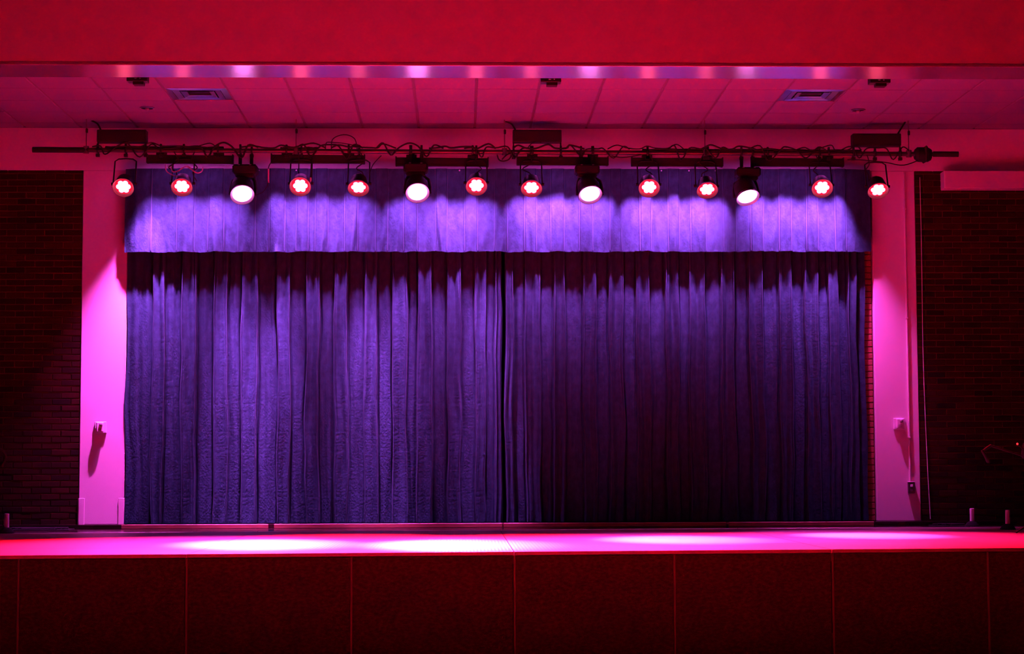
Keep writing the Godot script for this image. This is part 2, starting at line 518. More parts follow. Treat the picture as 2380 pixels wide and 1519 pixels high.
# ---------- curtains ----------
func cloth(xs: Array, ys: Array, depth: Callable, lean: Callable, thick: float) -> Mb:
	var k := Mb.new()
	var nx := xs.size()
	var ny := ys.size()
	var p := PackedVector3Array()
	p.resize(nx * ny)
	for j in ny:
		for i in nx:
			p[j * nx + i] = Vector3(xs[i] + lean.call(xs[i], ys[j]), ys[j], depth.call(xs[i], ys[j]))
	for side in 2:
		var first := k.v.size()
		for j in ny:
			for i in nx:
				var dx := p[j * nx + mini(i + 1, nx - 1)] - p[j * nx + maxi(i - 1, 0)]
				var dy := p[mini(j + 1, ny - 1) * nx + i] - p[maxi(j - 1, 0) * nx + i]
				var n := dx.cross(dy)
				if n.z < 0: n = -n
				if side == 0: k.put(p[j * nx + i], n)
				else: k.put(p[j * nx + i] - Vector3(0, 0, thick), -n)
		for j in ny - 1:
			for i in nx - 1:
				var a := first + j * nx + i
				k.tri(a, a + 1, a + nx)
				k.tri(a + 1, a + nx + 1, a + nx)
	return k

func samples(x0: float, x1: float, edges: Array, step: float) -> Array:
	var s := {}
	var n := int((x1 - x0) / step)
	for i in n + 1: s[snappedf(lerpf(x0, x1, float(i) / n), 0.0001)] = true
	for e in edges:
		for d in [-0.022, -0.016, -0.011, -0.007, -0.004, -0.0015, 0.0015, 0.004, 0.007, 0.011, 0.016, 0.022]:
			if e + d > x0 and e + d < x1: s[snappedf(e + d, 0.0001)] = true
	var out := s.keys()
	out.sort()
	return out

func curtains() -> void:
	var fold := FastNoiseLite.new()
	fold.seed = 5; fold.frequency = 1.0; fold.fractal_octaves = 2
	var drape := FastNoiseLite.new()
	drape.seed = 9; drape.frequency = 1.0; drape.fractal_octaves = 3
	var panels := [
		["left", -3.585, 0.457, [[-3.303, -3.188], [-2.985, -2.843], [-2.64, -2.507], [-2.341, -2.184], [-1.972, -1.834], [-1.654, -1.52], [-1.345, -1.215], [-1.021, -0.896], [-0.725, -0.572], [-0.447, -0.308], [-0.132, 0.007], [0.169, 0.285], [0.392, 0.44]]],
		["right", 0.487, 4.42, [[0.499, 0.573], [0.712, 0.87], [1.028, 1.131], [1.345, 1.475], [1.624, 1.773], [1.922, 2.053], [2.239, 2.37], [2.496, 2.659], [2.846, 2.977], [3.15, 3.29], [3.478, 3.604], [3.758, 3.899], [4.016, 4.11], [4.227, 4.321]]],
	]
	for pn in panels:
		var edges := []
		for e in pn[3]: edges.append_array(e)
		var pl: Array = pn[3]
		var depth := func(x: float, y: float) -> float:
			var z := 0.012
			for e in pl:
				if x < e[0] - 0.03 or x > e[1] + 0.03: continue
				var up := smoothstep(e[0] - 0.009, e[0] + 0.006, x) * (1.0 - smoothstep(e[1] - 0.006, e[1] + 0.009, x))
				var mid: float = (x - (e[0] + e[1]) * 0.5) / (e[1] - e[0])
				z += up * (0.056 - 0.028 * (0.5 + 0.5 * cos(TAU * mid * (1.0 if fposmod(e[0] * 7.3, 1.0) > 0.4 else 2.0))) * smoothstep(0.5, 0.0, absf(mid)))
				z += 0.008 * (exp(-pow((x - e[0] - 0.004) / 0.005, 2)) + exp(-pow((x - e[1] + 0.004) / 0.005, 2)))
				z -= 0.020 * (exp(-pow((x - e[0] + 0.016) / 0.008, 2)) + exp(-pow((x - e[1] - 0.016) / 0.008, 2)))
			z += 0.015 * fold.get_noise_2d(x * 9.0, y * 0.35) + 0.014 * fold.get_noise_2d(x * 26.0 + 40.0, y * 0.5)
			return z
		var lean := func(x: float, y: float) -> float:
			return 0.03 * fold.get_noise_2d(x * 2.5 + 11.0, y * 0.6) * smoothstep(0.0, 1.2, 2.9 - y)
		var ys := []
		for j in 47: ys.append(0.012 + 3.75 * j / 46.0)
		var c := thing("stage_curtain", Vector3.ZERO, "%s half of the dark pleated velvet stage curtain hanging to the floor" % pn[0], "curtain", "main curtain halves")
		obj("fabric", cloth(samples(pn[1], pn[2], edges, 0.018), ys, depth, lean, 0.003), M.velvet, c)
		var hem := func(x: float, y: float) -> float: return depth.call(x, y) + 0.0022
		for e in edges:
			var q := []
			for j in 16:
				var y: float = 0.1 + 3.0 * j / 15.0
				var x: float = e + (0.002 if edges.find(e) % 2 == 0 else -0.002)
				q.append(Vector3(x + lean.call(x, y), y, depth.call(x, y) + 0.001))
			var tb := Mb.new()
			tb.tube(q, 0.0045, 8)
			obj("pleat_crease", tb, M.pressed_velvet, c)
		obj("hem", cloth(samples(pn[1], pn[2], edges, 0.03), [0.009, 0.05, 0.09, 0.13], hem, lean, 0.004), M.velvet, c)
	# valance
	var ed := [-3.311, -3.035, -2.846, -2.698, -2.537, -2.376, -2.196, -2.052, -1.877, -1.752, -1.632, -1.553, -1.419, -1.239, -1.095, -0.91, -0.771, -0.604, -0.455, -0.261, -0.131, 0.055, 0.195, 0.381, 0.506, 0.706, 0.832, 0.986, 1.135, 1.298, 1.438, 1.629, 1.755, 1.951, 2.082, 2.255, 2.386, 2.503, 2.666, 2.854, 2.994, 3.158, 3.299, 3.463, 3.603, 3.768, 3.885, 4.073, 4.2]
	var amp := []
	for e in ed: amp.append([rng.randf_range(0.007, 0.014), rng.randf_range(-0.012, 0.022), rng.randf_range(-0.03, 0.03)])
	var vdepth := func(x: float, y: float) -> float:
		var low := clampf((3.83 - y) / 0.92, 0.0, 1.0)
		var z := 0.155
		z -= 0.043 * (1.0 - smoothstep(-3.60, -3.47, x)) + 0.043 * smoothstep(4.24, 4.47, x)
		var i := 0
		while i < ed.size() and ed[i] < x: i += 1
		var rise := 0.0
		if i > 0 and i < ed.size():
			var u: float = (x - ed[i - 1]) / (ed[i] - ed[i - 1])
			var wd: float = ed[i] - ed[i - 1]
			var side := smoothstep(0.0, 0.013, x - ed[i - 1]) * smoothstep(0.0, 0.013, ed[i] - x)
			rise = (0.022 if i % 2 == 0 else 0.0) * side
			rise += 0.010 * low * sin(PI * u) * (1.0 if i % 2 == 0 else -1.0)
			rise += amp[i][1] * low * low * exp(-pow((u - 0.5 - 0.7 * (1.0 - low) * signf(amp[i][2])) / 0.16, 2)) * 1.5
		for j in [i - 1, i]:
			if j >= 0 and j < ed.size():
				rise += amp[j][0] * exp(-pow((x - ed[j]) / 0.0055, 2)) * (0.5 + 0.5 * low)
		return z + rise + 0.016 * low * drape.get_noise_2d(x * 9.0, y * 1.6)
	var vlean := func(x: float, y: float) -> float:
		return 0.014 * fold.get_noise_2d(x * 6.0 + 3.0, 1.0) * smoothstep(0.0, 0.6, 3.7 - y)
	var vy := []
	for j in 34: vy.append(2.912 + 0.903 * j / 33.0)
	var wavy := func(x: float, y: float) -> float: return 0.0
	var v := thing("curtain_valance", Vector3.ZERO, "short pleated dark velvet valance across the top of the stage opening", "curtain")
	var cm := cloth(samples(-3.60, 4.475, ed, 0.016), vy, vdepth, vlean, 0.003)
	for i in cm.v.size():   # the hem runs slightly up and down from pleat to pleat
		var q := cm.v[i]
		var low := smoothstep(0.35, 0.0, q.y - 2.912)
		q.y += low * (0.010 * fold.get_noise_2d(q.x * 2.3, 7.0) + 0.006 * fold.get_noise_2d(q.x * 9.0, 17.0))
		cm.v[i] = q
	obj("fabric", cm, M.velvet, v)
	for e in ed:
		var q := []
		for j in 10:
			var y: float = 2.925 + 0.885 * j / 9.0
			q.append(Vector3(e + vlean.call(e, y), y, vdepth.call(e, y) + 0.0005))
		var tb := Mb.new()
		tb.tube(q, 0.005, 8)
		obj("pleat_crease", tb, M.pressed_velvet, v)
	obj("top_batten", boxed(Vector3(0.44, 3.785, 0.10), Vector3(7.9, 0.05, 0.05), 0.004), M.black_metal, v)
	for x in [-2.16, -1.76, -0.17, 0.0, 0.76, 2.19, 2.33, 2.49, 2.78, 3.22]:
		var g := Mb.new()
		g.lathe([Vector2(0.0, 0.006), Vector2(0.006, 0.005), Vector2(0.009, 0.0)], Transform3D(Basis(), Vector3(x, 3.797, 0.156)), 10)
		obj("grommet", g, M.steel, v)

# ---------- lighting rig ----------
func clamp_at(parent: Node, c: Vector3) -> void:
	# a hook clamp round the pipe, given in the parent's space
	var k := Mb.new()
	var q := []
	for i in 15:
		var a := lerpf(-0.9, PI + 0.9, i / 14.0)
		q.append(c + Vector3(0, sin(a), cos(a)) * 0.036)
	k.tube(q, 0.011, 6)
	k.box(c + Vector3(0, -0.055, 0), Vector3(0.04, 0.035, 0.04), 0.004)
	k.box(c + Vector3(0, 0.052, 0.012), Vector3(0.022, 0.03, 0.022), 0.003)
	obj("clamp", k, M.black_metal, parent)

func pipe_y(x: float) -> float:
	return lerpf(3.958, 3.922, (x + 4.5) / 9.8)

func aim(d: Vector3) -> Basis:
	# local +z looks along d, local x stays level
	var z := d.normalized()
	var x := Vector3.UP.cross(z).normalized()
	return Basis(x, z.cross(x), z)

func spot(parent: Node, at: Vector3, towards: Vector3, c: Color, e: float, half: float, blend: float, size: float) -> void:
	var l := SpotLight3D.new()
	l.name = "lamp_light"
	l.light_color = c.linear_to_srgb()
	l.light_energy = e
	l.spot_angle = half
	l.spot_angle_attenuation = blend
	l.spot_attenuation = 2.0
	l.spot_range = 30.0
	l.light_size = size
	l.shadow_enabled = true
	parent.add_child(l, true)
	l.position = at
	l.basis = Basis.looking_at(towards.normalized(), Vector3.UP if absf(towards.normalized().y) < 0.99 else Vector3.RIGHT)

func rig() -> void:
	var p := thing("light_pipe", Vector3(0.416, 3.94, 0.5), "long dark pipe carrying all the lamps above the curtain", "pipe")
	var k := Mb.new()
	k.tube(spread(Vector3(-4.9, pipe_y(-4.5) - 3.94, 0), Vector3(4.9, pipe_y(5.3) - 3.94, 0), 6), 0.024, 12)
	obj("tube", k, M.pipe, p)
	k = Mb.new()
	k.tube([Vector3(-4.93, pipe_y(-4.5) - 3.94, 0), Vector3(-4.34, pipe_y(-3.9) - 3.94, 0)], 0.030, 12)
	obj("end_sleeve", k, M.black_rubber, p)
	k = Mb.new()
	k.tube([Vector3(4.66, pipe_y(5.1) - 3.94, 0), Vector3(4.93, pipe_y(5.3) - 3.94, 0)], 0.030, 12)
	obj("end_sleeve", k, M.black_rubber, p)

	# --- red par cans ---
	var pars := [[-3.531, 3.55, 46.0], [-2.919, 3.555, 50.0], [-1.677, 3.561, 43.0], [-1.066, 3.547, 57.0], [0.178, 3.566, 47.0], [0.76, 3.544, 54.0], [2.006, 3.549, 47.0], [2.623, 3.527, 56.0], [3.848, 3.546, 45.0], [4.445, 3.523, 56.0]]
	var par_labels := [
		"red par can at the left end, over the left pillar edge", "red par can with white cable loops above it, left of the first white lamp",
		"red par can just right of the first white lamp", "red par can left of the second white lamp",
		"red par can just right of the second white lamp", "red par can left of the third white lamp",
		"red par can right of the third white lamp", "red par can just left of the fourth white lamp",
		"red par can right of the fourth white lamp, below a bar's end", "red par can at the right end, over the right pillar edge"]
	var body := Mb.new()
	body.lathe([Vector2(0.0, -0.15), Vector2(0.06, -0.148), Vector2(0.082, -0.12), Vector2(0.098, -0.04), Vector2(0.104, 0.0), Vector2(0.104, 0.006), Vector2(0.096, 0.008)], Transform3D.IDENTITY, 28)
	for i in 10: body.box(Vector3((i - 4.5) * 0.011, 0, -0.158), Vector3(0.004, 0.10 - absf(i - 4.5) * 0.01, 0.025))
	var body_m := body.mesh()
	var rim := Mb.new()
	rim.lathe([Vector2(0.104, 0.004), Vector2(0.115, 0.028), Vector2(0.111, 0.030), Vector2(0.091, 0.004), Vector2(0.088, 0.0)], Transform3D.IDENTITY, 28)
	var rim_m := rim.mesh()
	var plate := Mb.new()
	plate.lathe([Vector2(0.089, 0.004), Vector2(0.0, 0.0041)], Transform3D.IDENTITY, 28)
	var plate_m := plate.mesh()
	var led := Mb.new()
	led.lathe([Vector2(0.029, 0.0), Vector2(0.029, 0.006), Vector2(0.025, 0.011), Vector2(0.013, 0.015), Vector2(0.0, 0.016)], Transform3D.IDENTITY, 14)
	var led_m := led.mesh()
	for i in 10:
		var x: float = pars[i][0]
		var y: float = pars[i][1]
		var tau := deg_to_rad(pars[i][2] - 7.0)
		var d := Vector3(0.02 * sin(i * 2.1), -sin(tau), cos(tau))
		var o := thing("par_can", Vector3(x, y, 0.62), par_labels[i], "stage light", "red par cans along the pipe")
		var b := Transform3D(aim(d), Vector3.ZERO)
		obj("housing", body_m, M.black_metal, o, b)
		obj("bezel", rim_m, M.lamp_rim, o, b)
		var pm := obj("lens_plate", plate_m, M.halo_plate, o, b)
		for j in 7:
			var a := TAU * j / 6.0 + PI / 6.0 * 0.0
			var c := Vector3.ZERO if j == 6 else Vector3(cos(a), sin(a), 0) * 0.048
			obj("led", led_m, M.red_led, pm, Transform3D(Basis(), c + Vector3(0, 0, 0.004)))
		# yoke: from the clamp on the pipe down to both sides of the can, behind the front rim
		var piv := b.basis * Vector3(0, 0, -0.05)
		var top := Vector3(0, pipe_y(x) - 0.09 - y, -0.12)
		var yk := Mb.new()
		for s in [-1.0, 1.0]:
			yk.tube([top, top + Vector3(s * 0.075, -0.005, 0), top + Vector3(s * 0.112, -0.03, 0.005), piv + Vector3(s * 0.116, 0.0, 0)], 0.008, 6)
		obj("yoke", yk, M.black_metal, o)
		for s in [-1.0, 1.0]:
			var kb := Mb.new()
			kb.tube([piv + Vector3(s * 0.105, 0, 0), piv + Vector3(s * 0.135, 0, 0)], 0.016, 8)
			obj("tilt_knob", kb, M.black_plastic, o)
		clamp_at(o, Vector3(0, pipe_y(x) - y, -0.12))
		spot(o, d.normalized() * 0.04, d, RED, PAR_ENERGY * [0.22, 0.65, 1.25, 1.45, 1.5, 1.5, 1.35, 0.95, 0.5, 0.14][i], 20.0, 0.9, 0.07)

	# --- white / magenta wash lamps ---
	var wash := [[-2.278, 3.462, Vector3(-1.65, -0.04, 4.2), "first"], [-0.443, 3.481, Vector3(0.0, -0.04, 4.5), "second"], [1.374, 3.464, Vector3(1.95, -0.04, 3.7), "third"], [3.04, 3.437, Vector3(3.75, -0.04, 3.0), "fourth"]]
	var wl := ["large white glowing wash lamp with a white cord on its right, first from the left", "large white glowing wash lamp left of centre, second from the left", "large white glowing wash lamp right of centre, third from the left", "large white glowing wash lamp most tilted of the four, rightmost"]
	var head := Mb.new()
	head.lathe([Vector2(0.0, -0.20), Vector2(0.07, -0.195), Vector2(0.105, -0.17), Vector2(0.118, -0.10), Vector2(0.118, -0.02), Vector2(0.112, 0.0)], Transform3D.IDENTITY, 32)
	var head_m := head.mesh()
	var ring := Mb.new()
	ring.lathe([Vector2(0.118, -0.006), Vector2(0.128, 0.022), Vector2(0.124, 0.024), Vector2(0.1, 0.002)], Transform3D.IDENTITY, 32)
	var ring_m := ring.mesh()
	var lens := Mb.new()
	lens.lathe([Vector2(0.102, 0.003), Vector2(0.088, 0.014), Vector2(0.06, 0.022), Vector2(0.03, 0.026), Vector2(0.0, 0.027)], Transform3D.IDENTITY, 32)
	var lens_m := lens.mesh()
	for i in 4:
		var at := Vector3(wash[i][0], wash[i][1], 0.7)
		var d: Vector3 = (wash[i][2] - at).normalized()
		var o := thing("wash_light", at, wl[i], "stage light", "white wash lamps along the pipe")
		var b := Transform3D(aim(d), Vector3.ZERO)
		obj("head", head_m, M.black_plastic, o, b)
		obj("front_ring", ring_m, M.lamp_rim, o, b)
		obj("lens", lens_m, M.wash_lens, o, b)
		var base := Mb.new()
		var bx: float = [0.015, -0.02, -0.02, 0.03][i]
		base.box(Vector3(bx, 0.275, -0.16), Vector3(0.26, 0.10, 0.20), 0.02)
		base.box(Vector3(bx, 0.21, -0.16), Vector3(0.20, 0.05, 0.18), 0.015)
		obj("base_box", base, M.black_plastic, o)
		for s in [-1.0, 1.0]:
			var arms := Mb.new()
			arms.tube([Vector3(bx + s * 0.07, 0.2, -0.15), Vector3(s * 0.118, 0.15, -0.13), Vector3(s * 0.132, 0.06, -0.09) , Vector3(s * 0.130, 0.0, -0.05)], 0.018, 8)
			obj("yoke_arm", arms, M.black_plastic, o)
		for s in [-1.0, 1.0]:
			obj("hanger", boxed(Vector3(bx + s * 0.06, 0.37, -0.19), Vector3(0.035, 0.13, 0.03), 0.006), M.black_metal, o)
			clamp_at(o, Vector3(bx + s * 0.06, pipe_y(at.x) - at.y, -0.2))
		for s in [-1.0, 1.0]:
			obj("slot_plate", boxed(Vector3(bx + s * 0.06, 0.318, -0.057), Vector3(0.024, 0.010, 0.008), 0.003), M.dull_steel, o)
		spot(o, d * 0.06, d, WASH, WASH_ENERGY * [1.0, 1.0, 0.8, 0.6][i], 10.5, 1.0, 0.1)
		spot(o, d * 0.06, d + Vector3(-0.12 if i == 0 else 0.0, 0, 0), WASH_FIELD, WASH_ENERGY * [0.15, 0.07, 0.08, 0.07][i], 23.0, 1.0, 0.1)

	# --- long LED bars shining down the curtain ---
	var bars := [[-3.317, -2.402, 3.868], [-2.004, -1.007, 3.872], [-0.681, 0.309, 3.842], [0.61, 1.59, 3.854], [1.836, 2.818, 3.843], [3.122, 4.117, 3.843]]
	var bar_labels := ["black light bar at the left end of the row", "black light bar left of centre, between two red par cans", "black light bar behind the second white lamp", "black light bar behind the third white lamp", "black light bar right of centre, above two red par cans", "black light bar at the right end, starting behind the fourth white lamp"]
	for i in 6:
		var x0: float = bars[i][0]
		var x1: float = bars[i][1]
		var w := x1 - x0
		var yc: float = bars[i][2]
		var o := thing("light_bar", Vector3((x0 + x1) * 0.5, yc, 0.45), bar_labels[i], "stage light", "black light bars under the pipe")
		var rot := Basis(Vector3.BACK, -0.008)
		obj("housing", boxed(Vector3.ZERO, Vector3(w - 0.016, 0.076, 0.075), 0.006, rot), M.black_metal, o)
		for s in [-1.0, 1.0]: obj("lip", boxed(rot * Vector3(0, -0.042, s * 0.036), Vector3(w - 0.016, 0.028 if s > 0 else 0.016, 0.006), 0.002, rot), M.black_metal, o)
		for s in [-1.0, 1.0]:
			obj("end_cap", boxed(rot * Vector3(s * (w * 0.5 - 0.005), 0, 0), Vector3(0.012, 0.10, 0.082), 0.003, rot), M.black_plastic, o)
			var br := Mb.new()
			br.box(Vector3(s * w * 0.33, 0.055, 0.01), Vector3(0.11, 0.034, 0.05), 0.004)
			br.box(Vector3(s * w * 0.33 + 0.02, 0.065, 0.03), Vector3(0.03, 0.05, 0.03), 0.004)
			obj("bracket", br, M.black_metal, o)
			clamp_at(o, Vector3(s * w * 0.33, pipe_y(o.position.x) - yc, 0.05))
		var lm := Mb.new()
		lm.lathe([Vector2(0.016, 0.0), Vector2(0.015, 0.004), Vector2(0.0, 0.006)], Transform3D(Basis(Vector3.RIGHT, PI / 2), Vector3.ZERO), 12)
		var lmm := lm.mesh()
		for j in 8:
			obj("led", lmm, M.bar_led, o, Transform3D(Basis(), rot * Vector3(w * (-0.44 + 0.88 * j / 7.0), -0.038, 0)))
		var al := AreaLight3D.new()
		al.name = "bar_glow"
		al.area_size = Vector2(w * 0.94, 0.05)
		al.light_color = MAGENTA.linear_to_srgb()
		al.light_energy = 0.36
		al.area_attenuation = 2.0
		al.area_range = 20.0
		al.shadow_enabled = true
		o.add_child(al)
		al.position = rot * Vector3(0, -0.058, 0)
		al.basis = Basis.looking_at(Vector3(0, -0.87, -0.5), Vector3.FORWARD)   # the faces are tipped back to the wall
		for j in 7:
			var at := rot * Vector3(w * (-0.46 + 0.92 * j / 6.0), -0.052, 0)
			spot(o, at, Vector3(0.0, -1.0, [-0.34, -0.34, -0.38, -0.50, -0.51, -0.50][i]), MAGENTA, BAR_WIDE * [0.85, 0.95, 1.2, 1.55, 1.6, 1.4][i], [27.0, 27.0, 26.0, 21.0, 20.0, 20.5][i], 1.0, 0.03)
		for j in 2:
			var at := rot * Vector3(w * (-0.42 + 0.84 * j), -0.052, 0)
			if (i == 0 and j == 0) or (i == 5 and j == 1):   # the outer ends are turned onto the pillars
				spot(o, at, Vector3(-0.13 if i == 0 else 0.12, -1.0, -0.12), MAGENTA, 60.0 if i == 0 else 18.0, 26.0, 1.0, 0.03)
				continue
			spot(o, at, Vector3(-0.03 + 0.06 * j, -1.0, [-0.13, -0.13, -0.15, -0.24, -0.27, -0.22][i]), MAGENTA, BAR_NARROW * [3.8, 3.4, 2.2, 0.15, 0.1, 0.1][i], 10.0, 1.0, 0.03)

	# --- dark box lights standing on the pipe ---
	for s in [[-3.575, 4.104, "above the left end of the pipe"], [0.827, 4.11, "above the middle of the pipe"], [4.466, 4.075, "above the right end of the pipe"]]:
		var o := thing("box_light", Vector3(s[0], s[1], 0.47), "unlit black rectangular box light " + s[2], "stage light", "unlit box lights above the pipe")
		obj("housing", boxed(Vector3.ZERO, Vector3(0.52, 0.132, 0.12), 0.006), M.black_metal, o)
		obj("front_glass", boxed(Vector3(0, 0, 0.061), Vector3(0.49, 0.105, 0.006), 0.003), M.black_plastic, o)
		for t in [-1.0, 1.0]:
			obj("leg", boxed(Vector3(t * 0.252, -0.115, 0.02), Vector3(0.014, 0.13, 0.025), 0.003), M.black_metal, o)
			clamp_at(o, Vector3(t * 0.252, pipe_y(s[0]) - s[1], 0.03))
	# --- hanging rods ---
	var rods := [[-1.735, "left of centre"], [0.48, "beside the middle box light"], [2.621, "right of centre"], [4.812, "at the right end"], [-3.95, "at the left end"]]
	for s in rods:
		var o := thing("hanger_rod", Vector3(s[0], pipe_y(s[0]), 0.5), "thin steel rod holding the pipe from the ceiling, " + s[1], "rod", "pipe hanger rods")
		var h: float = 4.29 - pipe_y(s[0])
		k = Mb.new()
		k.tube([Vector3(0, 0.02, 0), Vector3(0, h, 0)], 0.006, 8)
		obj("rod", k, M.dull_steel, o)
		obj("coupling", boxed(Vector3(0.004, h * 0.62, 0), Vector3(0.024, 0.05, 0.024), 0.006), M.black_metal, o)
		k = Mb.new()
		k.tube([Vector3(0, -0.036, 0), Vector3(0, 0.04, 0)], 0.03, 10)
		obj("pipe_shackle", k, M.dull_steel, o)
	# junction box on the right end of the pipe
	var jb := thing("junction_box", Vector3(4.965, 3.918, 0.5), "black lumpy junction box wrapped on the right end of the pipe", "box")
	k = Mb.new()
	k.lathe([Vector2(0.0, -0.09), Vector2(0.055, -0.09), Vector2(0.08, -0.06), Vector2(0.08, 0.05), Vector2(0.06, 0.085), Vector2(0.0, 0.085)], Transform3D(Basis(Vector3.UP, PI / 2), Vector3.ZERO), 8)
	obj("body", k, M.black_plastic, jb)
	obj("strap", boxed(Vector3(0.02, 0, 0), Vector3(0.03, 0.172, 0.172), 0.02), M.black_rubber, jb)

func fittings() -> void:
	for s in [[-3.8525, 1.0355, "left", 1], [4.769, 1.05, "right", 0]]:
		var o := thing("alarm_strobe", Vector3(s[0], s[1], 0.0), "small white square alarm strobe on the %s pillar" % s[2], "alarm")
		obj("back_plate", boxed(Vector3(0, 0, 0.012), Vector3(0.125, 0.125, 0.024), 0.006), M.white_plastic, o)
		obj("housing", boxed(Vector3(0.0, 0.004, 0.043), Vector3(0.078, 0.104, 0.04), 0.008), M.white_plastic, o)
		var k := Mb.new()
		k.lathe([Vector2(0.02, 0.0), Vector2(0.017, 0.008), Vector2(0.009, 0.013), Vector2(0.0, 0.014)], Transform3D(Basis(), Vector3(0.012, 0.03, 0.063)), 14)
		obj("strobe_lens", k, M.clear_lens, o)
		for j in 3: obj("horn_slot", boxed(Vector3(0.0, -0.012 - 0.012 * j, 0.063), Vector3(0.04, 0.004, 0.003), 0.001), M.dull_steel, o)
	# surface raceway down the right pillar to the outlet
	var c := thing("conduit", Vector3(4.875, 0, 0.0), "thin pale conduit running down the right pillar to the outlet", "conduit")
	obj("upper_run", boxed(Vector3(-0.001, 2.24, 0.011), Vector3(0.018, 3.14, 0.022), 0.004, Basis(Vector3.BACK, 0.0012)), M.wall_paint, c)
	obj("lower_run", boxed(Vector3(0.001, 0.56, 0.011), Vector3(0.018, 0.28, 0.022), 0.004), M.wall_paint, c)
	for y in [0.9, 2.2, 3.4]: obj("strap", boxed(Vector3(0, y, 0.012), Vector3(0.034, 0.02, 0.026), 0.004), M.wall_paint, c)
	var w := thing("wall_outlet", Vector3(4.885, 0.358, 0), "dark power outlet low on the right pillar below the conduit", "outlet")
	obj("box", boxed(Vector3(0, 0, 0.02), Vector3(0.072, 0.122, 0.04), 0.005), M.dark_plate, w)
	for s in [-1.0, 1.0]: obj("receptacle", boxed(Vector3(0, s * 0.022, 0.042), Vector3(0.03, 0.028, 0.008), 0.006), M.white_plastic if s > 0 else M.dark_plate, w)
	obj("top_lip", boxed(Vector3(0, 0.064, 0.02), Vector3(0.076, 0.006, 0.044), 0.002), M.white_plastic, w)
	# corner guards at the foot of the left pillar
	for s in [[-4.047, -1.0, "outer"], [-3.625, 1.0, "inner"]]:
		var k := Mb.new()
		k.box(Vector3(0, 0.14, 0.006), Vector3(0.062, 0.28, 0.012), 0.003)
		k.box(Vector3(s[1] * 0.034, 0.14, -0.03), Vector3(0.010, 0.28, 0.075), 0.003)
		tag(obj("corner_guard", k, M.wall_paint, self, Transform3D(Basis(), Vector3(s[0], 0.0, 0))), "painted corner guard at the foot of the left pillar, %s edge" % s[2], "guard", "corner guards on the left pillar")
	# a thin cable pinned on the right bricks
	tag(obj("wall_cable", rope([Vector3(5.05, 3.75, 0.004), Vector3(5.052, 2.9, 0.005), Vector3(5.046, 1.91, 0.006), Vector3(5.055, 1.2, 0.005), Vector3(5.07, 0.6, 0.005), Vector3(5.09, 0.02, 0.006)], 0.004, 6), M.wall_paint), "thin cable down the right brick wall close to the pillar", "cable")
	# black mats and cable lumps along the foot of the brick walls
	for s in [[-4.42, 0.42, 0.62, "left"], [5.2, 0.40, 0.34, "right"]]:
		var o := thing("floor_mat", Vector3(s[0], -0.045, s[1]), "rolled black cable mat on the floor at the foot of the %s brick wall" % s[3], "mat")
		var k := Mb.new()
		for j in 5:
			k.tube(spread(Vector3(-s[2] * 0.5 + 0.04 * j, 0.014 + 0.005 * (j % 2), -0.06 + 0.03 * j), Vector3(s[2] * 0.5 - 0.03 * j, 0.016, -0.06 + 0.03 * j), 4), 0.014, 8)
		obj("cable_roll", k, M.black_rubber, o)
		obj("mat", boxed(Vector3(0, 0.004, 0), Vector3(s[2] * 1.15, 0.012, 0.3), 0.003), M.black_rubber, o)
	# short pale upright tubes on dark feet
	for s in [[-4.50, 1.42, 0.135, 0.0, "by the left brick wall"], [5.36, 0.68, 0.130, 0.0, "by the right bricks, left of its twin"], [5.45, 1.65, 0.135, 0.02, "by the right bricks, nearest the picture edge"]]:
		var o := thing("marker_post", Vector3(s[0], -0.042, s[1]), "short pale tube on a black foot " + s[4], "post", "short pale tubes at the stage sides")
		var up := Transform3D(Basis(Vector3.RIGHT, -PI / 2), Vector3.ZERO)
		var k := Mb.new()
		k.lathe([Vector2(0.0, 0.06), Vector2(0.03, 0.058), Vector2(0.055, 0.04), Vector2(0.075, 0.012), Vector2(0.078, 0.0)], up, 18)
		obj("foot", k, M.black_rubber, o)
		k = Mb.new()
		k.lathe([Vector2(0.023, 0.05), Vector2(0.023, 0.06 + s[2] - 0.004), Vector2(0.019, 0.06 + s[2]), Vector2(0.0, 0.06 + s[2])], up, 18)
		obj("tube", k, M.white_tube, o)
	# microphone booms reaching in from both sides
	var mic := thing("microphone_stand", Vector3(5.47, -0.042, 2.5), "black microphone stand whose boom reaches in from the right edge", "microphone stand")
	var o0 := mic.position
	var k := Mb.new()
	k.tube([Vector3(0, 0.03, 0), Vector3(0, 0.66, 0)], 0.011, 8)
	obj("pole", k, M.black_metal, mic)
	for j in 3:
		var a := TAU * j / 3.0 + 0.5
		k = Mb.new()
		k.tube([Vector3(0, 0.12, 0), Vector3(cos(a) * 0.27, 0.008, sin(a) * 0.27)], 0.009, 6)
		obj("leg", k, M.black_metal, mic)
	k = Mb.new()
	k.tube([Vector3(5.60, 0.62, 2.5) - o0, Vector3(5.38, 0.68, 2.5) - o0, Vector3(5.05, 0.785, 2.5) - o0], 0.011, 8)
	obj("boom", k, M.black_rubber, mic)
	k = Mb.new()
	k.tube([Vector3(5.06, 0.787, 2.5) - o0, Vector3(4.985, 0.735, 2.5) - o0], 0.014, 8)
	obj("mic_clip", k, M.black_rubber, mic)
	k = Mb.new()
	k.lathe([Vector2(0.0, 0.0), Vector2(0.012, 0.003), Vector2(0.016, 0.09), Vector2(0.022, 0.11), Vector2(0.022, 0.13), Vector2(0.0, 0.145)], Transform3D(aim(Vector3(0.5, -0.9, 0.1)), Vector3(4.968, 0.742, 2.5) - o0), 14)
	obj("microphone", k, M.black_rubber, mic)
	obj("joint", boxed(Vector3(5.40, 0.735, 2.5) - o0, Vector3(0.09, 0.16, 0.06), 0.02, Basis(Vector3.BACK, -0.2)), M.black_plastic, mic)
	k = Mb.new()
